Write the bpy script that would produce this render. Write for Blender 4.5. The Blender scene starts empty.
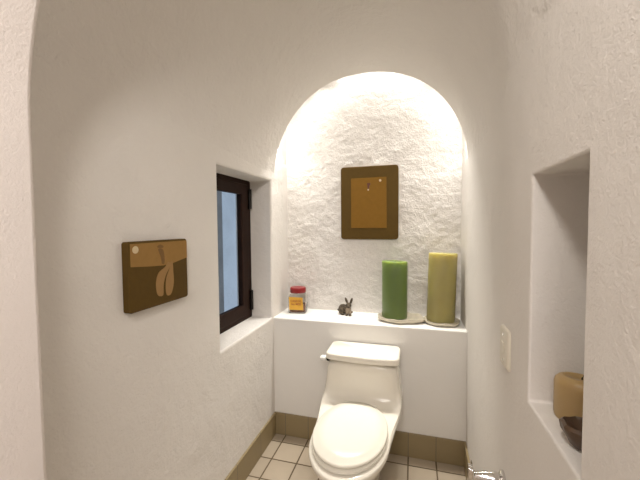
import bpy, bmesh, math, random
from mathutils import Vector, Matrix, Euler, noise

random.seed(4)
SC = bpy.context.scene
COL = SC.collection
PI = math.pi

# ------------------------------------------------------------ camera
cam_d = bpy.data.cameras.new('camera')
cam = bpy.data.objects.new('camera', cam_d)
COL.objects.link(cam)
SC.camera = cam
cam_d.sensor_width = 36.0
cam_d.lens = 329.7 * 36.0 / 640.0
cam_d.clip_start = 0.02
yaw, pitch, roll, CAMH = 0.2748, 0.0445, -0.0078, 1.5263
fwd = Vector((-math.sin(yaw), math.cos(yaw), 0))
rgt = Vector((math.cos(yaw), math.sin(yaw), 0))
up = Vector((0, 0, 1))
f2 = fwd * math.cos(pitch) - up * math.sin(pitch)
u2 = up * math.cos(pitch) + fwd * math.sin(pitch)
r3 = rgt * math.cos(roll) + u2 * math.sin(roll)
u3 = u2 * math.cos(roll) - rgt * math.sin(roll)
M = Matrix((r3, u3, -f2)).transposed().to_4x4()
M.translation = Vector((0, 0, CAMH))
cam.matrix_world = M

# ------------------------------------------------------------ view, world, large lights
vs = SC.view_settings
vs.view_transform = 'Standard'
vs.look = 'None'
vs.gamma = 1.0
vs.use_curve_mapping = False
vs.exposure = 0.17
world = bpy.data.worlds.new('world')
SC.world = world
world.use_nodes = True
wb = world.node_tree.nodes['Background']
wb.inputs[0].default_value = (0.74, 0.86, 1.0, 1)
wb.inputs[1].default_value = 0.70

BULB = 6.6       # lamp of the lobby, behind the doorway
SOFT = 54.0       # lobby ceiling panel
STRIP = 0.46
DOWN = 1.05        # each of the five small downlights up in the recess       # each lamp of the hidden strip in the arched recess


def area(name, loc, target, size, energy, color, sy=None):
    d = bpy.data.lights.new(name, 'AREA')
    d.energy = energy
    d.color = color
    d.size = size
    if sy:
        d.shape = 'RECTANGLE'
        d.size_y = sy
    o = bpy.data.objects.new(name, d)
    COL.objects.link(o)
    o.location = loc
    o.rotation_euler = (Vector(target) - Vector(loc)).to_track_quat('-Z', 'Y').to_euler()
    return o


area('lobby_lamp', (-0.14, -0.10, 2.44), (-0.25, 1.3, 0.9), 0.16, BULB, (1.0, 0.945, 0.88))
area('lobby_ceiling_light', (0.15, -1.25, 2.72), (-0.2, -0.1, 0.8), 1.3, SOFT, (1.0, 0.94, 0.91))

# ------------------------------------------------------------ geometry of the room (metres)
XL, XR, XN = -0.972, 0.328, 0.25     # left wall, right wall at the back, right wall nearby
YB, YN = 2.188, 2.488                # front of the ledge wall, back of the recess
YD0, YD1 = 0.13, 0.492               # the doorway's thickness
YC = 1.03                            # where the right wall starts to open out
ZL = 0.860                           # ledge


# ------------------------------------------------------------ materials
def nt(name):
    m = bpy.data.materials.new(name)
    m.use_nodes = True
    n = m.node_tree
    return m, n.nodes, n.links, n.nodes['Principled BSDF']


def setp(b, **kw):
    for k, v in kw.items():
        k = k.replace('_', ' ')
        if k in b.inputs:
            b.inputs[k].default_value = v


def plain(name, col, rough=0.5, metal=0.0, vary=0.06, vscale=30.0, bump=0.0, bscale=80.0, **kw):
    m, N, L, b = nt(name)
    setp(b, Roughness=rough, Metallic=metal)
    for k, v in kw.items():
        setp(b, **{k: v})
    tc = N.new('ShaderNodeTexCoord')
    no = N.new('ShaderNodeTexNoise')
    no.inputs['Scale'].default_value = vscale
    no.inputs['Detail'].default_value = 4
    L.new(tc.outputs['Object'], no.inputs['Vector'])
    mx = N.new('ShaderNodeMix')
    mx.data_type = 'RGBA'
    mx.inputs['A'].default_value = (*[max(0, c * (1 - vary)) for c in col], 1)
    mx.inputs['B'].default_value = (*[min(1, c * (1 + vary)) for c in col], 1)
    L.new(no.outputs['Fac'], mx.inputs['Factor'])
    L.new(mx.outputs['Result'], b.inputs['Base Color'])
    if bump:
        n2 = N.new('ShaderNodeTexNoise')
        n2.inputs['Scale'].default_value = bscale
        n2.inputs['Detail'].default_value = 5
        L.new(tc.outputs['Object'], n2.inputs['Vector'])
        bp = N.new('ShaderNodeBump')
        bp.inputs['Strength'].default_value = bump
        bp.inputs['Distance'].default_value = 0.004
        L.new(n2.outputs['Fac'], bp.inputs['Height'])
        L.new(bp.outputs['Normal'], b.inputs['Normal'])
    return m


def plaster(name, col, layers, dirt=0.05, rough=0.85):
    """layers: (scale, distance, strength)"""
    m, N, L, b = nt(name)
    setp(b, Roughness=rough)
    b.inputs['Specular IOR Level'].default_value = 0.25
    tc = N.new('ShaderNodeTexCoord')
    no = N.new('ShaderNodeTexNoise')
    no.inputs['Scale'].default_value = 2.3
    no.inputs['Detail'].default_value = 6
    L.new(tc.outputs['Object'], no.inputs['Vector'])
    mx = N.new('ShaderNodeMix')
    mx.data_type = 'RGBA'
    mx.inputs['A'].default_value = (*[c * (1 - dirt) for c in col], 1)
    mx.inputs['B'].default_value = (*[min(1, c * (1 + dirt)) for c in col], 1)
    L.new(no.outputs['Fac'], mx.inputs['Factor'])
    L.new(mx.outputs['Result'], b.inputs['Base Color'])
    prev = None
    for sc, dist, st in layers:
        n2 = N.new('ShaderNodeTexNoise')
        n2.inputs['Scale'].default_value = sc
        n2.inputs['Detail'].default_value = 4
        n2.inputs['Distortion'].default_value = 0.6
        L.new(tc.outputs['Object'], n2.inputs['Vector'])
        bp = N.new('ShaderNodeBump')
        bp.inputs['Strength'].default_value = st
        bp.inputs['Distance'].default_value = dist
        L.new(n2.outputs['Fac'], bp.inputs['Height'])
        if prev:
            L.new(prev.outputs['Normal'], bp.inputs['Normal'])
        prev = bp
    L.new(prev.outputs['Normal'], b.inputs['Normal'])
    return m


WHITE = (0.80, 0.765, 0.72)
M_wall = plaster('wall_plaster', WHITE, [(5, 0.03, 0.35), (28, 0.008, 0.4), (110, 0.003, 0.6)])
M_right = plaster('right_plaster', WHITE, [(5, 0.02, 0.3), (60, 0.004, 0.3), (180, 0.002, 0.6)])
M_vault = plaster('vault_plaster', WHITE, [(6, 0.02, 0.45), (24, 0.011, 0.45), (75, 0.005, 0.5)])
M_rough = plaster('rough_plaster', (0.81, 0.775, 0.73), [(40, 0.012, 0.5), (110, 0.007, 0.75)])
M_ledge = plaster('ledge_plaster', (0.84, 0.82, 0.78), [(5, 0.01, 0.3), (80, 0.001, 0.4)], rough=0.7)
M_door = plaster('doorway_plaster', (0.82, 0.76, 0.72), [(90, 0.003, 0.3), (220, 0.002, 0.5)])
M_pier = plaster('weathered_pier', (0.30, 0.29, 0.28), [(10, 0.03, 0.6), (40, 0.01, 0.6)], dirt=0.6)
M_out = plaster('outside_plaster', (0.64, 0.68, 0.72), [(12, 0.03, 0.8), (40, 0.015, 0.8)], dirt=0.18)


def tile_material(name, tile, grout, pitch, ox, oy, axes=('X', 'Y'), width=0.0045, vary=0.12, rough=0.45):
    m, N, L, b = nt(name)
    setp(b, Roughness=rough)
    tc = N.new('ShaderNodeTexCoord')
    sp = N.new('ShaderNodeSeparateXYZ')
    L.new(tc.outputs['Object'], sp.inputs[0])

    def math_(op, a, bb=None):
        n = N.new('ShaderNodeMath')
        n.operation = op
        for i, v in enumerate((a, bb)):
            if v is None:
                continue
            if isinstance(v, (int, float)):
                n.inputs[i].default_value = v
            else:
                L.new(v, n.inputs[i])
        return n.outputs[0]
    edges, cells = [], []
    for ax, off in zip(axes, (ox, oy)):
        if ax is None:
            continue
        u = math_('DIVIDE', math_('SUBTRACT', sp.outputs[ax], off), pitch)
        fr = math_('FRACT', u)
        cells.append(math_('FLOOR', u))
        d = math_('MINIMUM', fr, math_('SUBTRACT', 1.0, fr))
        edges.append(math_('LESS_THAN', d, width / pitch))
    g = edges[0] if len(edges) == 1 else math_('MAXIMUM', edges[0], edges[1])
    cb = N.new('ShaderNodeCombineXYZ')
    for i, c in enumerate(cells):
        L.new(c, cb.inputs[i])
    wn = N.new('ShaderNodeTexWhiteNoise')
    L.new(cb.outputs[0], wn.inputs['Vector'])
    no = N.new('ShaderNodeTexNoise')
    no.inputs['Scale'].default_value = 14
    no.inputs['Detail'].default_value = 5
    L.new(tc.outputs['Object'], no.inputs['Vector'])
    mv = math_('ADD', math_('MULTIPLY', wn.outputs['Value'], 0.6), math_('MULTIPLY', no.outputs['Fac'], 0.4))
    m1 = N.new('ShaderNodeMix')
    m1.data_type = 'RGBA'
    m1.inputs['A'].default_value = (*[c * (1 - vary) for c in tile], 1)
    m1.inputs['B'].default_value = (*[min(1, c * (1 + vary)) for c in tile], 1)
    L.new(mv, m1.inputs['Factor'])
    m2 = N.new('ShaderNodeMix')
    m2.data_type = 'RGBA'
    L.new(g, m2.inputs['Factor'])
    L.new(m1.outputs['Result'], m2.inputs['A'])
    m2.inputs['B'].default_value = (*grout, 1)
    L.new(m2.outputs['Result'], b.inputs['Base Color'])
    bp = N.new('ShaderNodeBump')
    bp.inputs['Strength'].default_value = 0.6
    bp.inputs['Distance'].default_value = 0.003
    L.new(math_('SUBTRACT', 1.0, g), bp.inputs['Height'])
    L.new(bp.outputs['Normal'], b.inputs['Normal'])
    return m


PITCH = 0.1722
TILE = (0.46, 0.385, 0.29)
BASE = (0.29, 0.225, 0.12)
M_floor = tile_material('floor_tile', TILE, (0.12, 0.085, 0.045), PITCH, -0.884, 1.928)
M_bback = tile_material('baseboard_tile_back', BASE, (0.17, 0.14, 0.10), PITCH, -0.884, 0, ('X', None), 0.0022)
M_bside = tile_material('baseboard_tile_side', BASE, (0.17, 0.14, 0.10), PITCH * 1.75, 0, 1.928, (None, 'Y'), 0.0022)

M_wood = plain('dark_window_wood', (0.022, 0.009, 0.005), 0.6, vary=0.4, vscale=18, Specular_IOR_Level=0.15)
M_hinge = plain('dark_hinge_metal', (0.012, 0.010, 0.009), 0.4, metal=0.6)
M_porc = plain('cream_porcelain', (0.80, 0.755, 0.66), 0.12, vary=0.015)
M_seat = plain('cream_seat_plastic', (0.83, 0.79, 0.69), 0.22, vary=0.015)
M_leverw = plain('white_lever', (0.82, 0.81, 0.78), 0.2, vary=0.02)
M_chrome = plain('chrome', (0.75, 0.74, 0.72), 0.12, metal=1.0, vary=0.03)
M_dark = plain('dark_brown_board', (0.104, 0.062, 0.016), 0.8, vary=0.10, vscale=60, bump=0.1, Specular_IOR_Level=0.12)
M_tan = plain('tan_panel', (0.225, 0.115, 0.020), 0.8, vary=0.10, vscale=40, bump=0.1, Specular_IOR_Level=0.12)
M_tan2 = plain('tan_sky_panel', (0.32, 0.185, 0.060), 0.8, vary=0.10, vscale=40, bump=0.1, Specular_IOR_Level=0.12)
M_petal = plain('ochre_figure', (0.33, 0.19, 0.065), 0.8, vary=0.08)
M_figd = plain('umber_figure', (0.19, 0.10, 0.028), 0.8, vary=0.10)
M_moon = plain('cream_disc', (0.62, 0.50, 0.30), 0.5, vary=0.05)
M_red = plain('rust_red_figure', (0.10, 0.022, 0.010), 0.5, vary=0.2)
M_plate = plain('switch_plate_ivory', (0.70, 0.65, 0.54), 0.35, vary=0.02)
M_lid = plain('red_lid', (0.26, 0.012, 0.014), 0.3, vary=0.1)
M_label = plain('orange_label', (0.72, 0.40, 0.045), 0.6, vary=0.08)
M_ink = plain('red_ink', (0.38, 0.09, 0.02), 0.6, vary=0.1)
M_wick = plain('burnt_wick', (0.03, 0.022, 0.015), 0.9, vary=0.3)
M_stone = plain('dark_carved_stone', (0.085, 0.048, 0.026), 0.4, vary=0.5, vscale=25, bump=0.5, bscale=40)


def wax(name, col, sss, scale=0.05):
    m, N, L, b = nt(name)
    setp(b, Roughness=0.45)
    b.inputs['Base Color'].default_value = (*col, 1)
    b.inputs['Subsurface Weight'].default_value = sss
    b.inputs['Subsurface Radius'].default_value = (1.0, 0.9, 0.5)
    b.inputs['Subsurface Scale'].default_value = scale
    tc = N.new('ShaderNodeTexCoord')
    no = N.new('ShaderNodeTexNoise')
    no.inputs['Scale'].default_value = 9
    no.inputs['Detail'].default_value = 5
    L.new(tc.outputs['Object'], no.inputs['Vector'])
    mx = N.new('ShaderNodeMix')
    mx.data_type = 'RGBA'
    mx.inputs['A'].default_value = (*[c * 0.88 for c in col], 1)
    mx.inputs['B'].default_value = (*[min(1, c * 1.12) for c in col], 1)
    L.new(no.outputs['Fac'], mx.inputs['Factor'])
    L.new(mx.outputs['Result'], b.inputs['Base Color'])
    return m


M_green = wax('green_wax', (0.125, 0.185, 0.050), 1.0, 0.16)
M_olive = wax('olive_wax', (0.36, 0.315, 0.12), 1.0, 0.14)
M_amber = wax('amber_wax', (0.42, 0.29, 0.13), 0.8, 0.03)


def glassy(name, col, rough=0.03, ior=1.3):
    m, N, L, b = nt(name)
    setp(b, Roughness=rough, IOR=ior)
    b.inputs['Base Color'].default_value = (*col, 1)
    b.inputs['Transmission Weight'].default_value = 1.0
    return m


M_pane = glassy('window_glass', (0.93, 0.96, 1.0), 0.0, 1.02)
M_jar = glassy('jar_glass', (0.97, 0.96, 0.94), 0.02, 1.15)


def fur(name):
    m, N, L, b = nt(name)
    setp(b, Roughness=0.7)
    tc = N.new('ShaderNodeTexCoord')
    no = N.new('ShaderNodeTexNoise')
    no.inputs['Scale'].default_value = 70
    no.inputs['Detail'].default_value = 5
    L.new(tc.outputs['Object'], no.inputs['Vector'])
    r = N.new('ShaderNodeValToRGB')
    r.color_ramp.elements[0].position = 0.35
    r.color_ramp.elements[0].color = (0.025, 0.017, 0.009, 1)
    r.color_ramp.elements[1].position = 0.68
    r.color_ramp.elements[1].color = (0.15, 0.11, 0.065, 1)
    L.new(no.outputs['Fac'], r.inputs['Fac'])
    # pale throat and chest: a patch of the coat
    vm = N.new('ShaderNodeVectorMath')
    vm.operation = 'DISTANCE'
    L.new(tc.outputs['Object'], vm.inputs[0])
    vm.inputs[1].default_value = (0.026, -0.044, 0.036)
    mr = N.new('ShaderNodeMapRange')
    mr.inputs['From Min'].default_value = 0.021
    mr.inputs['From Max'].default_value = 0.029
    mr.inputs['To Min'].default_value = 1
    mr.inputs['To Max'].default_value = 0
    L.new(vm.outputs['Value'], mr.inputs['Value'])
    mx = N.new('ShaderNodeMix')
    mx.data_type = 'RGBA'
    L.new(mr.outputs['Result'], mx.inputs['Factor'])
    L.new(r.outputs['Color'], mx.inputs['A'])
    mx.inputs['B'].default_value = (0.33, 0.26, 0.19, 1)
    L.new(mx.outputs['Result'], b.inputs['Base Color'])
    return m


M_fur = fur('brown_rabbit_coat')


# ------------------------------------------------------------ mesh helpers
def link(name, bm, mat, parent=None, org=(0, 0, 0), smooth=None):
    bmesh.ops.recalc_face_normals(bm, faces=bm.faces)
    if any(org):
        bmesh.ops.translate(bm, verts=bm.verts, vec=-Vector(org))
    me = bpy.data.meshes.new(name)
    bm.to_mesh(me)
    bm.free()
    if smooth is not None:
        for p in me.polygons:
            p.use_smooth = True
        me.set_sharp_from_angle(angle=math.radians(smooth))
    me.materials.append(mat)
    o = bpy.data.objects.new(name, me)
    COL.objects.link(o)
    if parent:
        o.parent = parent
    return o


def structure(name, bm, mat, smooth=None, parent=None):
    o = link(name, bm, mat, parent, smooth=smooth)
    if not parent:
        o['kind'] = 'structure'
    return o


def thing(name, label, cat, loc, group=None):
    o = bpy.data.objects.new(name, None)
    COL.objects.link(o)
    o.empty_display_size = 0.05
    o.location = loc
    o['label'] = label
    o['category'] = cat
    if group:
        o['group'] = group
    return o


def box(bm, lo, hi):
    vs_ = [bm.verts.new((x, y, z)) for x in (lo[0], hi[0]) for y in (lo[1], hi[1]) for z in (lo[2], hi[2])]
    q = [(0, 1, 3, 2), (4, 6, 7, 5), (0, 4, 5, 1), (2, 3, 7, 6), (0, 2, 6, 4), (1, 5, 7, 3)]
    return [bm.faces.new([vs_[i] for i in f]) for f in q]


def loft(bm, rings, cap0=True, cap1=True):
    R_ = [[bm.verts.new(p) for p in r] for r in rings]
    n = len(R_[0])
    for a, b in zip(R_[:-1], R_[1:]):
        for i in range(n):
            j = (i + 1) % n
            bm.faces.new((a[i], a[j], b[j], b[i]))
    if cap0:
        bm.faces.new(R_[0][::-1])
    if cap1:
        bm.faces.new(R_[-1])
    return R_


def lathe(bm, prof, c, n=48):
    rings = [[(c[0] + r * math.cos(2 * PI * i / n), c[1] + r * math.sin(2 * PI * i / n), c[2] + z) for i in range(n)]
             for r, z in prof]
    loft(bm, rings)


def prism(bm, pts, vec):
    a = [bm.verts.new(p) for p in pts]
    b = [bm.verts.new(Vector(p) + Vector(vec)) for p in pts]
    n = len(a)
    bm.faces.new(a)
    bm.faces.new(b[::-1])
    for i in range(n):
        j = (i + 1) % n
        bm.faces.new((a[i], b[i], b[j], a[j]))


def bevel(o, w, seg=3, ang=30):
    m = o.modifiers.new('bevel', 'BEVEL')
    m.width = w
    m.segments = seg
    m.limit_method = 'ANGLE'
    m.angle_limit = math.radians(ang)
    return m


def subsurf(o, lv=2):
    m = o.modifiers.new('subdivision', 'SUBSURF')
    m.levels = lv
    m.render_levels = lv
    return m


def tube(bm, pts, r, n=16, caps=True):
    pts = [Vector(p) for p in pts]
    rr = r if isinstance(r, (list, tuple)) else [r] * len(pts)
    rings = []
    for i, p in enumerate(pts):
        d = (pts[min(i + 1, len(pts) - 1)] - pts[max(i - 1, 0)]).normalized()
        a = d.orthogonal().normalized() if abs(d.z) > 0.9 else d.cross(Vector((0, 0, 1))).normalized()
        b = d.cross(a).normalized()
        rings.append([p + rr[i] * (a * math.cos(2 * PI * k / n) + b * math.sin(2 * PI * k / n)) for k in range(n)])
    loft(bm, rings, caps, caps)


def rrect(x0, x1, y0, y1, r, n=6):
    out = []
    for cx, cy, a0 in ((x1 - r, y1 - r, 0), (x0 + r, y1 - r, 90), (x0 + r, y0 + r, 180), (x1 - r, y0 + r, 270)):
        for k in range(n + 1):
            a = math.radians(a0 + 90 * k / n)
            out.append((cx + r * math.cos(a), cy + r * math.sin(a)))
    return out


# ------------------------------------------------------------ the setting
# floor
bm = bmesh.new()
box(bm, (-1.9, -2.6, -0.12), (1.6, YB + 0.05, 0.0))
structure('floor', bm, M_floor)


def holed_wall(xs, ys, zs, hole, depth_x):
    """a wall whose room side is x = xs[i] at y = ys[i]; hole = (column, row); solid back to depth_x"""
    bm = bmesh.new()
    g = [[bm.verts.new((x, y, z)) for z in zs] for x, y in zip(xs, ys)]
    h = [[bm.verts.new((depth_x, y, z)) for z in zs] for x, y in zip(xs, ys)]
    nx, nz = len(ys), len(zs)
    for i in range(nx - 1):
        for k in range(nz - 1):
            if (i, k) == hole:
                continue
            bm.faces.new((g[i][k], g[i + 1][k], g[i + 1][k + 1], g[i][k + 1]))
            bm.faces.new((h[i][k], h[i + 1][k], h[i + 1][k + 1], h[i][k + 1]))
    for i in range(nx - 1):
        for k in (0, nz - 1):
            bm.faces.new((g[i][k], g[i + 1][k], h[i + 1][k], h[i][k]))
    for k in range(nz - 1):
        for i in (0, nx - 1):
            bm.faces.new((g[i][k], g[i][k + 1], h[i][k + 1], h[i][k]))
    i, k = hole
    for a, b in (((i, k), (i + 1, k)), ((i + 1, k), (i + 1, k + 1)), ((i + 1, k + 1), (i, k + 1)), ((i, k + 1), (i, k))):
        bm.faces.new((g[a[0]][a[1]], g[b[0]][b[1]], h[b[0]][b[1]], h[a[0]][a[1]]))
    return bm


# left wall with the window opening
WY0, WY1, WZ0, WZ1 = 1.506, 2.172, 0.8625, 1.8465
bm = holed_wall([XL] * 4, [0.30, WY0, WY1, YN + 0.15], [-0.1, WZ0, WZ1, 2.0], (1, 1), -1.26)
o = structure('wall_left', bm, M_wall, smooth=40)
bevel(o, 0.012, 3)

# right wall: straight beside the doorway, then opening out to the back; holds the small recess
RY0, RY1, RZ0, RZ1 = 0.583, 0.8227, 1.1285, 1.6324
ys = [0.10, RY0, RY1, YC, 1.2, 1.6, YB, YN + 0.15]
xs = [XN, XN, XN, XN, 0.282, 0.312, XR, 0.322]
bm = holed_wall(xs, ys, [-0.1, RZ0, RZ1, 1.95], (1, 1), 0.47)
o = structure('wall_right', bm, M_right, smooth=40)
bevel(o, 0.005, 3)
bm = bmesh.new()
box(bm, (0.47, 0.10, -0.1), (0.62, YN + 0.15, 1.95))
structure('wall_right_backing', bm, M_right)

# ledge wall behind the toilet
bm = bmesh.new()
box(bm, (XL - 0.05, YB, -0.1), (XR + 0.05, YN + 0.1, ZL))
o = structure('wall_ledge', bm, M_ledge, smooth=40)
bevel(o, 0.008, 3)

# rough plaster wall at the back of the arched recess (real relief)
bm = bmesh.new()
nx, nz = 150, 220
x0, x1, z0, z1 = XL - 0.03, XR + 0.03, ZL - 0.05, 2.80
g = []
for i in range(nx + 1):
    row = []
    for k in range(nz + 1):
        x, z = x0 + (x1 - x0) * i / nx, z0 + (z1 - z0) * k / nz
        p = Vector((x, 0.0, z))
        d = 0.005 * noise.noise(p * 8) + 0.0032 * noise.noise(p * 24 + Vector((3, 1, 7))) + 0.0024 * noise.noise(p * 50)
        row.append(bm.verts.new((x, YN + d, z)))
    g.append(row)
for i in range(nx):
    for k in range(nz):
        bm.faces.new((g[i][k], g[i + 1][k], g[i + 1][k + 1], g[i][k + 1]))
back = [bm.verts.new(p) for p in ((x0, YN + 0.15, z0), (x1, YN + 0.15, z0), (x1, YN + 0.15, z1), (x0, YN + 0.15, z1))]
bm.faces.new(back)
bm.faces.new([g[i][0] for i in range(nx + 1)] + [back[1], back[0]])
bm.faces.new([g[i][nz] for i in range(nx + 1)] + [back[2], back[3]])
bm.faces.new([g[0][k] for k in range(nz + 1)] + [back[3], back[0]])
bm.faces.new([g[nx][k] for k in range(nz + 1)] + [back[2], back[1]])
structure('wall_back', bm, M_rough, smooth=60)


# vaulted ceiling
def xr_at(y):
    for a in range(len(ys) - 1):
        if ys[a] <= y <= ys[a + 1]:
            t = (y - ys[a]) / (ys[a + 1] - ys[a])
            return xs[a] + t * (xs[a + 1] - xs[a])
    return xs[-1] if y > ys[-1] else xs[0]


XT, ZT, NA = -0.32, 2.535, 48


def vault_profile(y, extra=0.0, n=2.2, wob=0.006):
    near = max(0.0, min(1.0, (2.0 - y) / 1.2))
    xr = xr_at(y) + 0.004
    xl = XL - 0.004
    bl = 0.66 - 0.08 * near
    br = 0.70
    w_ = 0.1 if n < 3 else 0.0
    out = []
    for k in range(NA + 1):
        a = PI * k / NA                     # 0 = right springing, pi = left springing
        c, s = abs(math.cos(a)) ** (2 / n), abs(math.sin(a)) ** (2 / n)
        if a <= PI / 2:
            x = XT + (xr - XT) * c
            z = ZT - br + (br + extra) * s
        else:
            x = XT + (xl - XT) * (c * (1 - w_) + w_ * (1 - s))
            z = ZT - bl + (bl + extra) * s
        w = wob * noise.noise(Vector((x * 3, y * 3, z * 3))) * min(1, math.sin(a) * 3)
        out.append(Vector((x, y, z + w)))
    return out


def vault(name, y0, y1, steps, extra, ztop, mat):
    bm = bmesh.new()
    P, Q = [], []
    for s in range(steps + 1):
        y = y0 + (y1 - y0) * s / steps
        pr = vault_profile(y, extra, 4.0 if extra else 2.2)
        P.append([bm.verts.new(p) for p in pr])
        outer = [Vector((0.55, y, pr[0].z)), ] + \
                [Vector((0.55 + (-1.2 - 0.55) * k / NA, y, ztop)) for k in range(1, NA)] + [Vector((-1.2, y, pr[-1].z))]
        Q.append([bm.verts.new(p) for p in outer])
    for s in range(steps):
        for k in range(NA):
            bm.faces.new((P[s][k], P[s][k + 1], P[s + 1][k + 1], P[s + 1][k]))
            bm.faces.new((Q[s][k], Q[s][k + 1], Q[s + 1][k + 1], Q[s + 1][k]))
        for k in (0, NA):
            bm.faces.new((P[s][k], Q[s][k], Q[s + 1][k], P[s + 1][k]))
    for s in (0, steps):
        for k in range(NA):
            bm.faces.new((P[s][k], P[s][k + 1], Q[s][k + 1], Q[s][k]))
    return structure(name, bm, mat, smooth=45)


o = vault('ceiling', YD1 - 0.06, YB + 0.045, 30, 0.0, 2.92, M_vault)
o = vault('ceiling_recess', YB + 0.045, YN + 0.12, 6, 0.22, 2.96, M_rough)

# the hidden strip of lamps on top of the recess, behind the arch
for deg in (14, 27, 40, 53, 66, 79, 91, 103, 115, 128, 141, 154, 166):
    a = math.radians(deg)
    side = abs(math.cos(a))
    y = YB + 0.215 - 0.105 * side
    q = vault_profile(YB)[round(NA * deg / 180)]
    c = Vector((XT, y, ZT - 0.70))
    p = c + (Vector((q.x, y, q.z)) - c) * (1.25 - 0.09 * side)
    p.x = max(XL + 0.016, min(XR - 0.012, p.x))
    l_ = area('strip_lamp', p, (p.x + (XT - p.x) * 0.4, y + 0.08, 0.9), 0.09, STRIP, (1.0, 0.97, 0.92), 0.02)
    l_.data.spread = math.radians(150)
for dx, dz in ((-0.44, -0.03), (-0.24, 0.10), (0.0, 0.15), (0.20, 0.11), (0.38, -0.02)):
    p = Vector((XT + dx, YB + 0.170, ZT + dz))
    l_ = area('recess_downlight', p, (p.x, p.y - 0.62, 0.0), 0.05, DOWN, (1.0, 0.96, 0.89))
    l_.data.spread = math.radians(60)

# doorway in which the picture is taken
bm = bmesh.new()
pts = [(-1.75, -0.05), (-0.738, -0.05), (-0.738, 1.50)]
for k in range(1, 25):
    a = PI - k * math.radians(5)
    pts.append((0.0 + 0.738 * math.cos(a), 1.71 + 0.79 * math.sin(a)))
pts += [(0.62, 2.41), (0.62, 2.95), (-1.75, 2.95)]
prism(bm, [(x, YD0, z) for x, z in pts], (0, YD1 - YD0, 0))
o = structure('wall_doorway', bm, M_door, smooth=40)
bevel(o, 0.010, 3, 40)

# lobby behind the camera
for nm, lo, hi in (('wall_lobby_left', (-1.9, -2.6, -0.1), (-1.75, YD1, 2.95)),
                   ('wall_lobby_right', (1.45, -2.6, -0.1), (1.6, 0.25, 2.95)),
                   ('wall_lobby_back', (-1.9, -2.75, -0.1), (1.6, -2.6, 2.95)),
                   ('wall_lobby_front', (0.6, 0.10, -0.1), (1.6, 0.25, 2.95)),
                   ('ceiling_lobby', (-1.9, -2.75, 2.80), (1.6, 0.2, 2.95))):
    bm = bmesh.new()
    box(bm, lo, hi)
    structure(nm, bm, M_door)

# baseboards
HB = 0.16
bm = bmesh.new()
box(bm, (XL, YB - 0.012, 0), (XR, YB + 0.002, HB))
o = structure('baseboard_back', bm, M_bback, smooth=40)
bevel(o, 0.003, 2)
bm = bmesh.new()
box(bm, (XL - 0.002, 0.49, 0), (XL + 0.012, YB - 0.012, HB))
o = structure('baseboard_left', bm, M_bside, smooth=40)
bevel(o, 0.003, 2)
bm = bmesh.new()
pp = [(x - 0.012, y, 0) for x, y in zip(xs[3:7], ys[3:7])] + [(x + 0.002, y, 0) for x, y in reversed(list(zip(xs[3:7], ys[3:7])))]
prism(bm, pp, (0, 0, HB))
structure('baseboard_right', bm, M_bside)

# window: dark wooden frame, casement, pane, hinges
FX0, FX1 = -1.20, -1.136
win = bpy.data.objects.new('window_1', None)
COL.objects.link(win)
win.location = (-1.15, (WY0 + WY1) / 2, WZ0)
win['kind'] = 'structure'
ORG = win.location.copy()


def rect_frame(bm, xa, xb, y0, y1, z0, z1, wy, wzt, wzb):
    def ring(x):
        o_ = [(x, y0, z0), (x, y1, z0), (x, y1, z1), (x, y0, z1)]
        i_ = [(x, y0 + wy, z0 + wzb), (x, y1 - wy, z0 + wzb), (x, y1 - wy, z1 - wzt), (x, y0 + wy, z1 - wzt)]
        return [bm.verts.new(p) for p in o_], [bm.verts.new(p) for p in i_]
    oa, ia = ring(xa)
    ob, ib = ring(xb)
    for i in range(4):
        j = (i + 1) % 4
        bm.faces.new((oa[i], oa[j], ia[j], ia[i]))
        bm.faces.new((ob[i], ob[j], ib[j], ib[i]))
        bm.faces.new((oa[i], oa[j], ob[j], ob[i]))
        bm.faces.new((ia[i], ia[j], ib[j], ib[i]))


bm = bmesh.new()
rect_frame(bm, FX0, FX1, WY0 - 0.01, WY1 + 0.01, WZ0 - 0.01, WZ1 + 0.01, 0.075, 0.055, 0.055)
o = link('window_frame', bm, M_wood, win, ORG, 40)
bevel(o, 0.004, 2)
bm = bmesh.new()
rect_frame(bm, FX0 + 0.03, FX1 + 0.008, WY0 + 0.06, WY1 - 0.050, WZ0 + 0.03, WZ1 - 0.03, 0.085, 0.072, 0.082)
o = link('casement', bm, M_wood, win, ORG, 40)
bevel(o, 0.005, 2)
bm = bmesh.new()
box(bm, (FX1 - 0.014, WY0 + 0.13, WZ0 + 0.09), (FX1 - 0.009, WY1 - 0.12, WZ1 - 0.09))
link('pane', bm, M_pane, win, ORG)
for zc in (WZ0 + 0.13, WZ1 - 0.13):
    bm = bmesh.new()
    tube(bm, [(FX1 + 0.014, WY1 - 0.030, zc - 0.07), (FX1 + 0.014, WY1 - 0.030, zc + 0.07)], 0.012, 12)
    link('hinge', bm, M_hinge, win, ORG, 40)

# what the pane looks out on: the side of the next building, with a rendered pier
bm = bmesh.new()
box(bm, (-2.6, 0.6, -0.2), (-2.45, 5.5, 4.0))
structure('wall_outside', bm, M_out)
bm = bmesh.new()
box(bm, (-1.86, 2.25, -0.2), (-1.70, 2.70, 4.0))
structure('wall_outside_pier', bm, M_pier)

# ------------------------------------------------------------ toilet
TX = -0.300
TO = Vector((TX, 1.80, 0.0))
toilet = thing('toilet', 'cream one-piece toilet with its lid closed, standing under the white ledge', 'toilet', TO)
NR = 64


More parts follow.
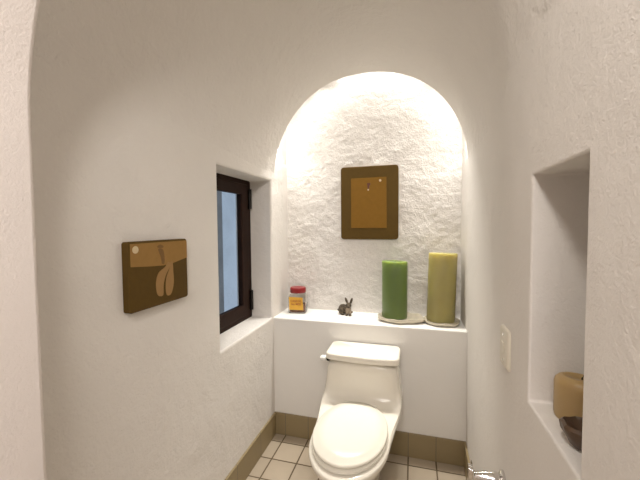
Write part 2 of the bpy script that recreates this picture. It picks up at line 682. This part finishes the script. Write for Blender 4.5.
def egg(a, yc, yf, yb, z, pb=2.0, pf=2.0, tx=TX):
    out = []
    for k in range(NR):
        t = 2 * PI * k / NR
        s, c = math.sin(t), math.cos(t)     # c>0: back
        if c >= 0:
            e = 2.0 / pb
            x = a * math.copysign(abs(s) ** e, s)
            y = yc + (yb - yc) * abs(c) ** e
        else:
            e = 2.0 / pf
            x = a * math.copysign(abs(s) ** e, s)
            y = yc - (yc - yf) * abs(c) ** e
        out.append((tx + x, y, z))
    return out


YW = 2.176
bm = bmesh.new()
rings = [
    egg(0.125, 1.86, 1.54, YW, 0.0, 5, 2.4),
    egg(0.125, 1.86, 1.54, YW, 0.03, 5, 2.4),
    egg(0.118, 1.84, 1.53, YW, 0.12, 5, 2.3),
    egg(0.128, 1.78, 1.48, YW, 0.22, 5, 2.2),
    egg(0.165, 1.70, 1.40, YW, 0.31, 5, 2.1),
    egg(0.196, 1.66, 1.365, YW, 0.37, 5, 2.05),
    egg(0.206, 1.66, 1.345, YW, 0.395, 5, 2.0),
    egg(0.206, 1.66, 1.345, YW, 0.412, 5, 2.0),
    egg(0.200, 1.66, 1.352, YW, 0.420, 5, 2.0),
    egg(0.200, 1.76, 1.55, YW, 0.424, 5, 2.3),
    egg(0.214, 1.90, 1.80, YW, 0.430, 5, 3.2),
    egg(0.228, 2.02, 1.925, YW, 0.442, 6, 4.5),
    egg(0.236, 2.05, 1.962, YW, 0.470, 6, 5),
    egg(0.232, 2.06, 1.975, YW, 0.53, 6, 5),
    egg(0.224, 2.06, 1.978, YW, 0.62, 6, 5),
    egg(0.216, 2.06, 1.975, YW, 0.690, 6, 5),
]


def skirt(ring, amt):
    # the deck widens towards the tank; the whole bowl sits a touch askew
    out = []
    for x, y, z in ring:
        t = max(0.0, min(1.0, (y - 1.70) / 0.30))
        t = t * t * (3 - 2 * t)
        out.append((TX + (x - TX) * (1 + amt * t) + SKEW * (YW - y), y, z))
    return out


SKEW = -0.018
rings = [skirt(r_, a_) for r_, a_ in zip(rings, (0, 0, 0, 0, 0.10, 0.18, 0.20, 0.20, 0.22, 0.20, 0.14, 0.08, 0.02, 0, 0, 0))]
loft(bm, rings)
o = link('body', bm, M_porc, toilet, TO, 60)
subsurf(o, 1)

# tank lid: slightly bowed front edge
bm = bmesh.new()


def lidring(grow, z, dz=0.0):
    out = []
    for x, y in rrect(-0.221 - grow, 0.221 + grow, 1.968 - grow, YW, 0.028 + grow, 6):
        bow = 0.022 * (1 - (x / 0.23) ** 2) if y < 2.05 else 0
        zz = z - (0.012 * (1 - (x / 0.23) ** 2) * dz if y < 2.05 else 0)
        out.append((TX + x, y - bow, zz))
    return out


def densify(r, n=5):
    out = []
    for i in range(len(r)):
        a, b = Vector(r[i]), Vector(r[(i + 1) % len(r)])
        m_ = n if (a - b).length > 0.1 else 1
        for k in range(m_):
            out.append(a.lerp(b, k / m_))
    return out


def lidring2(grow, z):
    pts_ = densify([(x, y, 0) for x, y in rrect(-0.221 - grow, 0.221 + grow, 1.968 - grow, YW, 0.028 + max(grow, -0.02), 6)], 14)
    return [(TX + p.x, p.y - (0.024 * (1 - (p.x / 0.24) ** 2) if p.y < 2.05 else 0), z) for p in pts_]


loft(bm, [lidring2(-0.006, 0.6905), lidring2(0.005, 0.693), lidring2(0.006, 0.722), lidring2(0.002, 0.729), lidring2(-0.008, 0.733)])
o = link('tank_lid', bm, M_porc, toilet, TO, 50)

# seat ring and closed lid
bm = bmesh.new()
loft(bm, [skirt(r_, 0) for r_ in (egg(0.186, 1.655, 1.385, 1.905, 0.4215, 2.2), egg(0.192, 1.655, 1.377, 1.912, 0.426, 2.2),
          egg(0.192, 1.655, 1.377, 1.912, 0.436, 2.2), egg(0.186, 1.655, 1.385, 1.905, 0.4405, 2.2))])
link('seat', bm, M_seat, toilet, TO, 50)
bm = bmesh.new()
loft(bm, [skirt(r_, 0) for r_ in (egg(0.180, 1.655, 1.395, 1.925, 0.4415, 2.15), egg(0.189, 1.655, 1.385, 1.935, 0.446, 2.15),
          egg(0.190, 1.655, 1.384, 1.936, 0.455, 2.15), egg(0.184, 1.655, 1.392, 1.930, 0.461, 2.15),
          egg(0.169, 1.655, 1.412, 1.915, 0.4625, 2.15), egg(0.164, 1.655, 1.419, 1.908, 0.4690, 2.15),
          egg(0.12, 1.66, 1.48, 1.86, 0.4725, 2.4), egg(0.05, 1.66, 1.58, 1.75, 0.4745, 2.2))])
o = link('seat_lid', bm, M_seat, toilet, TO, 60)
for s in (-1, 1):
    bm = bmesh.new()
    tube(bm, [(TX + s * 0.075 - 0.025, 1.925, 0.447), (TX + s * 0.075 + 0.025, 1.925, 0.447)], 0.013, 14)
    link('hinge', bm, M_seat, toilet, TO, 40)
lever = None
bm = bmesh.new()
tube(bm, [(TX - 0.214, 2.03, 0.668), (TX - 0.230, 2.03, 0.668), (TX - 0.232, 2.03, 0.668)], [0.017, 0.017, 0.012], 18)
tube(bm, [(TX - 0.228, 2.03, 0.668), (TX - 0.238, 2.03, 0.668)], 0.008, 12)
lever = link('flush_lever', bm, M_hinge, toilet, TO, 40)
bm = bmesh.new()
loft(bm, [[(TX - 0.234, y, z) for y, z in rrect(2.012, 2.048, 0.657, 0.679, 0.009, 4)],
          [(TX - 0.242, y, z) for y, z in rrect(2.008, 2.052, 0.653, 0.683, 0.012, 4)],
          [(TX - 0.266, y, z) for y, z in rrect(2.008, 2.052, 0.650, 0.682, 0.012, 4)],
          [(TX - 0.274, y, z) for y, z in rrect(2.014, 2.046, 0.655, 0.677, 0.010, 4)]])
h = link('lever_handle', bm, M_leverw, lever, TO, 40)
h['label'] = 'white lever handle'


# ------------------------------------------------------------ the two relief boards
def inset_board(bm, pts2, place, d0, d1, r=0.012):
    """rounded block; place(u, v, d)"""
    us = [p[0] for p in pts2]
    vs2 = [p[1] for p in pts2]
    u0, u1, v0, v1 = min(us), max(us), min(vs2), max(vs2)
    rings_ = []
    for g_, d in ((0, d0), (0, d1 - 0.006), (-0.002, d1 - 0.002), (-0.006, d1)):
        rings_.append([place(u, v, d) for u, v in rrect(u0 - g_, u1 + g_, v0 - g_, v1 + g_, r + g_, 6)])
    loft(bm, rings_)


def relief(bm, poly, place, d0, d1):
    a = [bm.verts.new(place(u, v, d0)) for u, v in poly]
    b = [bm.verts.new(place(u, v, d1)) for u, v in poly]
    bm.faces.new(a)
    bm.faces.new(b[::-1])
    n = len(a)
    for i in range(n):
        j = (i + 1) % n
        bm.faces.new((a[i], b[i], b[j], a[j]))


def smooth_poly(pts_, n=4):
    out = []
    m_ = len(pts_)
    for i in range(m_):
        p0, p1, p2, p3 = [Vector((*pts_[(i + q) % m_], 0)) for q in (-1, 0, 1, 2)]
        for k in range(n):
            t = k / n
            v = 0.5 * ((2 * p1) + (p2 - p0) * t + (2 * p0 - 5 * p1 + 4 * p2 - p3) * t * t + (3 * p1 - p0 - 3 * p2 + p3) * t ** 3)
            out.append((v.x, v.y))
    return out


def circle(c, r, n=24):
    return [(c[0] + r * math.cos(2 * PI * k / n), c[1] + r * math.sin(2 * PI * k / n)) for k in range(n)]


def put_left(u, v, d):        # u = y, v = z, d = distance off the left wall
    # the board is 30 mm deep
    return Vector((XL + 0.0005 + d * 0.7, u * 1.0135, 1.5263 + (v - 1.5263) * 1.0135))


LO = Vector((XL, 1.05, 1.225))
art = thing('relief_plaque', 'dark brown block with tan wavy sky and two petal shapes, on the left wall', 'wall art', LO)
bm = bmesh.new()
inset_board(bm, [(0.898, 1.226), (1.201, 1.474)], put_left, 0.0, 0.042, 0.010)
link('board', bm, M_dark, art, LO, 20)
sky = [(0.905, 1.467), (1.194, 1.467), (1.198, 1.462), (1.198, 1.394), (1.15, 1.386), (1.106, 1.378), (1.055, 1.376), (0.992, 1.380), (0.905, 1.388)]
bm = bmesh.new()
relief(bm, sky, put_left, 0.0415, 0.0428)
p_sky = link('sky_panel', bm, M_tan2, art, LO)
p_sky['label'] = 'tan sky panel'
bm = bmesh.new()
relief(bm, circle((0.927, 1.446), 0.0132), put_left, 0.0425, 0.0440)
p_ = link('moon', bm, M_moon, art, LO)
p_['label'] = 'cream moon disc'
petL = [(1.079, 1.384), (1.068, 1.369), (1.032, 1.35), (1.018, 1.316), (1.021, 1.276), (1.034, 1.261), (1.053, 1.263), (1.056, 1.302), (1.069, 1.336), (1.092, 1.366), (1.094, 1.384)]
petR = [(1.097, 1.384), (1.090, 1.358), (1.075, 1.332), (1.068, 1.3), (1.069, 1.267), (1.079, 1.254), (1.098, 1.261), (1.112, 1.3), (1.111, 1.351), (1.108, 1.384)]
for pts_ in (petL, petR):
    bm = bmesh.new()
    relief(bm, smooth_poly(pts_), put_left, 0.0415, 0.0445)
    p_ = link('petal', bm, M_petal, art, LO)
    p_['label'] = 'ochre petal shape'
bm = bmesh.new()
relief(bm, smooth_poly([(1.034, 1.441), (1.057, 1.439), (1.065, 1.414), (1.064, 1.384), (1.051, 1.384), (1.047, 1.408)], 3), put_left, 0.0425, 0.0436)
relief(bm, smooth_poly([(1.031, 1.452), (1.044, 1.458), (1.06, 1.451), (1.058, 1.445), (1.034, 1.446)], 3), put_left, 0.0425, 0.0440)
p_ = link('figure', bm, M_figd, art, LO)
p_['label'] = 'small umber figure'


def put_back(u, v, d):        # u = x, v = z, d = distance off the recess wall
    return Vector((u, YN + 0.006 - d, v))


BO = Vector((-0.315, YN, 1.42))
art2 = thing('relief_plaque', 'dark brown upright board with a plain tan panel inside, hung in the arched recess', 'wall art', BO)
bm = bmesh.new()
inset_board(bm, [(-0.527, 1.419), (-0.102, 1.961)], put_back, 0.0, 0.036, 0.022)
link('board', bm, M_dark, art2, BO, 20)
bm = bmesh.new()
relief(bm, [(-0.447, 1.505), (-0.185, 1.504), (-0.187, 1.876), (-0.448, 1.874)], put_back, 0.0355, 0.0375)
p_ = link('inner_panel', bm, M_tan, art2, BO)
p_['label'] = 'tan inner panel'
bm = bmesh.new()
relief(bm, circle((-0.232, 1.851), 0.0085), put_back, 0.037, 0.0392)
p_ = link('moon', bm, M_moon, art2, BO)
p_['label'] = 'cream moon dot'
bm = bmesh.new()
relief(bm, [(-0.329, 1.834), (-0.305, 1.836), (-0.303, 1.822), (-0.312, 1.815), (-0.312, 1.795), (-0.323, 1.795), (-0.325, 1.818)], put_back, 0.037, 0.0392)
fg = link('figure', bm, M_red, art2, BO)
fg['label'] = 'tiny rust red figure'
bm = bmesh.new()
relief(bm, circle((-0.319, 1.786), 0.006, 12), put_back, 0.037, 0.0392)
link('figure_foot', bm, M_moon, fg, BO)


# ------------------------------------------------------------ things on the ledge
def candle(name, label, c, r, z0, z1, mat, lean=0.0, dip=0.012, wickr=0.003, rim=0.006):
    t = thing(name, label, 'candle', (c[0], c[1], z0))
    n = 64
    prof = [(r * 0.97, 0.0), (r, 0.006), (r * 1.0, (z1 - z0) * 0.5), (r * 1.005, (z1 - z0) - rim), (r * 1.005 - rim * 0.13, (z1 - z0) - rim * 0.5), (r * 1.005 - rim * 0.5, (z1 - z0) - rim * 0.13),
            (r * 1.0 - rim, (z1 - z0)), (r * 0.62, (z1 - z0) - dip * 0.3), (r * 0.35, (z1 - z0) - dip), (r * 0.1, (z1 - z0) - dip * 1.1)]
    bm = bmesh.new()
    rings_ = []
    for rr, z in prof:
        ring_ = []
        for i in range(n):
            a = 2 * PI * i / n
            w = 1 + 0.012 * noise.noise(Vector((math.cos(a) * 1.5, math.sin(a) * 1.5, z * 6 + c[0] * 10)))
            ring_.append((c[0] + lean * z + rr * w * math.cos(a), c[1] + rr * w * math.sin(a), z0 + z + 0.004 * math.cos(a + 2) * (z > 0.05)))
        rings_.append(ring_)
    loft(bm, rings_)
    link('wax_body', bm, mat, t, t.location, 40)
    bm = bmesh.new()
    zt = z1 - dip * 1.1
    tube(bm, [(c[0] + lean * (z1 - z0), c[1], zt - 0.006), (c[0] + lean * (z1 - z0) + 0.001, c[1], zt + 0.006), (c[0] + lean * (z1 - z0) + 0.004, c[1], zt + 0.011)], wickr, 8)
    w = link('wick', bm, M_wick, t, t.location, 40)
    w['label'] = 'burnt dark wick'
    return t


def dish(name, label, c, a, b, mat, seed, h=0.022, flute=0.05, rot=0.0):
    t = None
    bm = bmesh.new()
    n = 72
    rings_ = []
    for q, z in ((0.70, 0.0), (0.84, 0.002), (0.97, 0.012), (1.0, h), (0.97, h + 0.005), (0.92, h + 0.003), (0.86, 0.018), (0.70, 0.0145), (0.3, 0.0145)):
        ring_ = []
        for i in range(n):
            t_ = 2 * PI * i / n
            w = 1 + flute * noise.noise(Vector((math.cos(t_) * 1.8 + seed, math.sin(t_) * 1.8, 0))) * (q > 0.75)
            wz = 0.010 * noise.noise(Vector((math.cos(t_) * 2 + seed * 3, math.sin(t_) * 2, 5))) * (q > 0.85)
            x, y = a * q * w * math.cos(t_), b * q * w * math.sin(t_)
            ring_.append((c[0] + x * math.cos(rot) - y * math.sin(rot), c[1] + x * math.sin(rot) + y * math.cos(rot), c[2] + z + wz))
        rings_.append(ring_)
    loft(bm, rings_)
    o_ = link(name, bm, mat, None, c, 60)
    o_.location = c
    o_['label'] = label
    o_['category'] = 'dish'
    return o_


M_dish = plain('glazed_stone_dish', (0.62, 0.56, 0.44), 0.08, vary=0.25, vscale=40, bump=0.3, bscale=60)
dish('candle_dish', 'long grey glazed dish under the green candle on the ledge', (-0.085, 2.335, ZL + 0.001), 0.165, 0.110, M_dish, 1.3, 0.026, 0.16, 0.0)
dish('candle_dish', 'round grey glazed dish under the tall olive candle on the ledge', (0.190, 2.340, ZL + 0.001), 0.116, 0.112, M_dish, 4.1, 0.020, 0.07)
candle('pillar_candle', 'green pillar candle standing on a grey dish on the ledge', (-0.122, 2.366), 0.087, ZL + 0.016, 1.272, M_green)
candle('pillar_candle', 'taller olive beige pillar candle at the right end of the ledge', (0.184, 2.358), 0.091, ZL + 0.016, 1.334, M_olive, lean=0.026)

# jar
JO = Vector((-0.850, 2.380, ZL + 0.0005))
jar = thing('storage_jar', 'small square glass jar with red lid and orange label at left end of ledge', 'jar', JO)
JW = 0.068


def sq(w, z, r=None, n=6):
    ang = math.radians(8)
    r = w * 0.35 if r is None else r
    out = []
    for x, y in rrect(-w, w, -w * 0.85, w * 0.85, r, n):
        out.append((JO.x + x * math.cos(ang) - y * math.sin(ang), JO.y + x * math.sin(ang) + y * math.cos(ang), JO.z + z))
    return out


bm = bmesh.new()
loft(bm, [sq(JW * 0.92, 0.0), sq(JW, 0.008), sq(JW, 0.115), sq(JW * 0.96, 0.130), sq(JW * 0.82, 0.144, JW * 0.69), sq(JW * 0.80, 0.160, JW * 0.679),
          sq(JW * 0.76, 0.160, JW * 0.645), sq(JW * 0.78, 0.144, JW * 0.66), sq(JW * 0.91, 0.130), sq(JW * 0.95, 0.115), sq(JW * 0.95, 0.012), sq(JW * 0.87, 0.006)])
link('glass', bm, M_jar, jar, JO, 50)
M_sweets = plain('dried_contents', (0.20, 0.10, 0.06), 0.6, vary=0.7, vscale=60, bump=0.5, bscale=50)
bm = bmesh.new()
loft(bm, [sq(JW * 0.84, 0.008), sq(JW * 0.90, 0.014), sq(JW * 0.90, 0.055), sq(JW * 0.8, 0.064), sq(JW * 0.3, 0.068)])
o = link('contents', bm, M_sweets, jar, JO, 50)
o['label'] = 'dark dried contents'
bm = bmesh.new()
loft(bm, [sq(JW * 0.87, 0.152, JW * 0.735), sq(JW * 0.90, 0.155, JW * 0.76), sq(JW * 0.90, 0.184, JW * 0.76), sq(JW * 0.86, 0.191, JW * 0.73), sq(JW * 0.5, 0.192, JW * 0.42)])
o = link('lid', bm, M_lid, jar, JO, 40)
o['label'] = 'glossy red lid'
ang = math.radians(8)


def jp(x, y, z):
    return Vector((JO.x + x * math.cos(ang) - y * math.sin(ang), JO.y + x * math.sin(ang) + y * math.cos(ang), JO.z + z))


bm = bmesh.new()
yf = -JW * 0.85
vv = [jp(-0.056, yf - 0.0004, 0.030), jp(0.050, yf - 0.0004, 0.028), jp(0.046, yf - 0.0004, 0.124), jp(-0.059, yf - 0.0004, 0.127)]
prism(bm, vv, jp(0, -0.0008, 0) - jp(0, 0, 0))
lab = link('paper_label', bm, M_label, jar, JO)
lab['label'] = 'orange paper label with two lines of red lettering'
for txt, zc, sx in (('CURSES DEL', 0.095, 0.086), ('No. MESS', 0.072, 0.076)):
    cu = bpy.data.curves.new('lettering', 'FONT')
    cu.body = txt
    cu.align_x = 'CENTER'
    cu.align_y = 'CENTER'
    cu.size = 0.023
    cu.extrude = 0.0003
    cu.offset = 0.0005
    tmp = bpy.data.objects.new('lettering', cu)
    COL.objects.link(tmp)
    dg = bpy.context.evaluated_depsgraph_get()
    dg.update()
    me = bpy.data.meshes.new_from_object(tmp.evaluated_get(dg))
    bpy.data.objects.remove(tmp)
    w = max(v.co.x for v in me.vertices) - min(v.co.x for v in me.vertices)
    for v in me.vertices:
        x, y, z = v.co
        v.co = jp(x * sx / w - 0.004, yf - 0.0016 - z, zc + y) - JO
    me.materials.clear()
    me.materials.append(M_ink)
    t_ = bpy.data.objects.new('lettering', me)
    COL.objects.link(t_)
    t_.parent = lab

# rabbit figurine: one continuous body
RO = Vector((-0.480, 2.405, ZL + 0.0005))
bm = bmesh.new()


def blob(c, r, rot=(0, 0, 0), s=3):
    mtx = Matrix.Translation(Vector(c)) @ Euler(rot).to_matrix().to_4x4() @ Matrix.Diagonal((*r, 1))
    bmesh.ops.create_icosphere(bm, subdivisions=s, radius=1.0, matrix=mtx)


blob((-0.022, 0.004, 0.039), (0.036, 0.030, 0.036))          # haunches, to the left
blob((0.000, -0.006, 0.040), (0.034, 0.027, 0.034))          # trunk
blob((0.020, -0.020, 0.040), (0.022, 0.021, 0.034))          # chest
blob((0.026, -0.030, 0.074), (0.021, 0.024, 0.020), (0.25, 0, 0))   # head
blob((0.028, -0.049, 0.068), (0.012, 0.012, 0.010))          # muzzle
for s_ in (-1, 1):
    blob((0.026 + s_ * 0.018, -0.020, 0.106), (0.0095, 0.006, 0.027), (0.15, s_ * 0.32, 0))   # ears
    blob((0.026 + s_ * 0.012, -0.036, 0.018), (0.0085, 0.010, 0.020), (0.1, 0, 0))             # fore legs
    blob((0.026 + s_ * 0.013, -0.044, 0.006), (0.009, 0.014, 0.006))                           # fore paws
blob((-0.030, -0.022, 0.024), (0.022, 0.012, 0.024))         # thigh
blob((-0.020, -0.034, 0.007), (0.014, 0.010, 0.007))         # hind foot
blob((-0.016, 0.024, 0.010), (0.016, 0.010, 0.010))
blob((0.046, -0.030, 0.026), (0.012, 0.010, 0.010), (0, 0.3, 0))    # raised paw on the right
blob((-0.058, 0.012, 0.026), (0.011, 0.010, 0.010))          # tail
for v in bm.verts:
    v.co.z = max(v.co.z, 0.0)
me = bpy.data.meshes.new('rabbit_figurine')
bm.to_mesh(me)
bm.free()
me.materials.append(M_fur)
rab = bpy.data.objects.new('rabbit_figurine', me)
COL.objects.link(rab)
rab.location = RO
rab['label'] = 'small brown rabbit figurine with a pale chest sitting on the ledge'
rab['category'] = 'figurine'
rm = rab.modifiers.new('remesh', 'REMESH')
rm.mode = 'VOXEL'
rm.voxel_size = 0.0022
rm.use_smooth_shade = True
sm = rab.modifiers.new('smooth', 'SMOOTH')
sm.iterations = 4
sm.factor = 0.5
M_eye = plain('dark_eye', (0.01, 0.008, 0.007), 0.15)
for s_ in (-1, 1):
    bm = bmesh.new()
    bmesh.ops.create_icosphere(bm, subdivisions=2, radius=0.0045, matrix=Matrix.Translation((0.027 + s_ * 0.016, -0.046, 0.080)))
    link('eye', bm, M_eye, rab, smooth=60)
bm = bmesh.new()
bmesh.ops.create_icosphere(bm, subdivisions=2, radius=0.0035, matrix=Matrix.Translation((0.0285, -0.060, 0.071)))
link('nose', bm, M_eye, rab, smooth=60)

# ------------------------------------------------------------ right wall: switch, holder, recess things
SO = Vector((XN, 1.0, 1.135))
sw = thing('light_switch', 'ivory light switch plate on the right wall before the small recess', 'light switch', SO)
bm = bmesh.new()
rings_ = []
for g_, d in ((0, -0.001), (0, 0.004), (-0.003, 0.008), (-0.008, 0.009)):
    rings_.append([(XN - d, y, z) for y, z in rrect(0.958 - g_, 1.040 + g_, 1.133 - g_, 1.240 + g_, 0.008, 5)])
loft(bm, rings_)
plate = link('plate', bm, M_plate, sw, SO, 40)
bm = bmesh.new()
prism(bm, [(XN - 0.008, 0.989, 1.172), (XN - 0.008, 1.009, 1.172), (XN - 0.008, 1.009, 1.202), (XN - 0.008, 0.989, 1.202)], (-0.004, 0, 0))
bz = link('toggle', bm, M_plate, sw, SO)
bevel(bz, 0.002, 2)
for zc in (1.152, 1.222):
    bm = bmesh.new()
    tube(bm, [(XN - 0.0085, 0.999, zc), (XN - 0.0105, 0.999, zc)], 0.004, 12)
    link('screw', bm, M_chrome, sw, SO, 40)

HO = Vector((XN, 1.0, 0.815))
hd = thing('paper_holder', 'chrome holder arm sticking out of the right wall at the bottom edge', 'paper holder', HO)
bm = bmesh.new()
tube(bm, [(XN - 0.0005, 1.0, 0.806), (XN - 0.007, 1.0, 0.806), (XN - 0.010, 1.0, 0.806)], [0.026, 0.026, 0.020], 24)
link('wall_flange', bm, M_chrome, hd, HO, 40)
bm = bmesh.new()
tube(bm, [(XN - 0.009, 1.0, 0.806), (XN - 0.020, 1.0, 0.806), (XN - 0.028, 1.0, 0.806), (XN - 0.055, 1.0, 0.806), (XN - 0.088, 1.0, 0.802)],
     [0.015, 0.019, 0.019, 0.015, 0.010], 24)
link('arm', bm, M_chrome, hd, HO, 40)
bm = bmesh.new()
loft(bm, [[(XN - 0.084 + 0.004 * k, 1.0 + y, 0.800 + z) for y, z in rrect(-0.018 + 0.002 * k, 0.018 - 0.002 * k, -0.030, 0.044 - 0.012 * k, 0.012, 5)] for k in (0, 1)] +
     [[(XN - 0.096 + 0.002, 1.0 + y, 0.800 + z) for y, z in rrect(-0.012, 0.012, -0.026, 0.036, 0.010, 5)]][::-1])
tip = link('arm_tip', bm, M_chrome, hd, HO, 40)
tip['label'] = 'upturned chrome tip'

candle('stub_candle', 'short amber candle stub inside the small recess of the right wall', (0.330, 0.772), 0.046, RZ0 + 0.001, RZ0 + 0.086, M_amber, dip=0.006, rim=0.016, wickr=0.0015)

bm = bmesh.new()
n = 20
rings_ = []
cx, cy, cz = 0.306, 0.662, RZ0 + 0.0005
for q, z in ((0.45, 0.0), (0.72, 0.006), (0.95, 0.026), (1.0, 0.038), (0.90, 0.043), (0.76, 0.037), (0.45, 0.026)):
    ring_ = []
    for i in range(n):
        t_ = 2 * PI * i / n
        w = 1 + 0.10 * noise.noise(Vector((math.cos(t_) * 2.2, math.sin(t_) * 2.2, z * 20)))
        x = 0.052 * q * w * math.copysign(abs(math.cos(t_)) ** 0.9, math.cos(t_))
        y = 0.034 * q * w * math.sin(t_)
        ring_.append((cx + x * 0.9 + y * 0.43, cy - x * 0.43 + y * 0.9, cz + z + 0.004 * noise.noise(Vector((x * 30, y * 30, 2))) * (q > 0.6)))
    rings_.append(ring_)
loft(bm, rings_)
o = link('carved_bowl', bm, M_stone, None, (cx, cy, cz), 25)
o.location = (cx, cy, cz)
o['label'] = 'small dark brown carved bowl in front of the candle stub in the recess'
o['category'] = 'bowl'
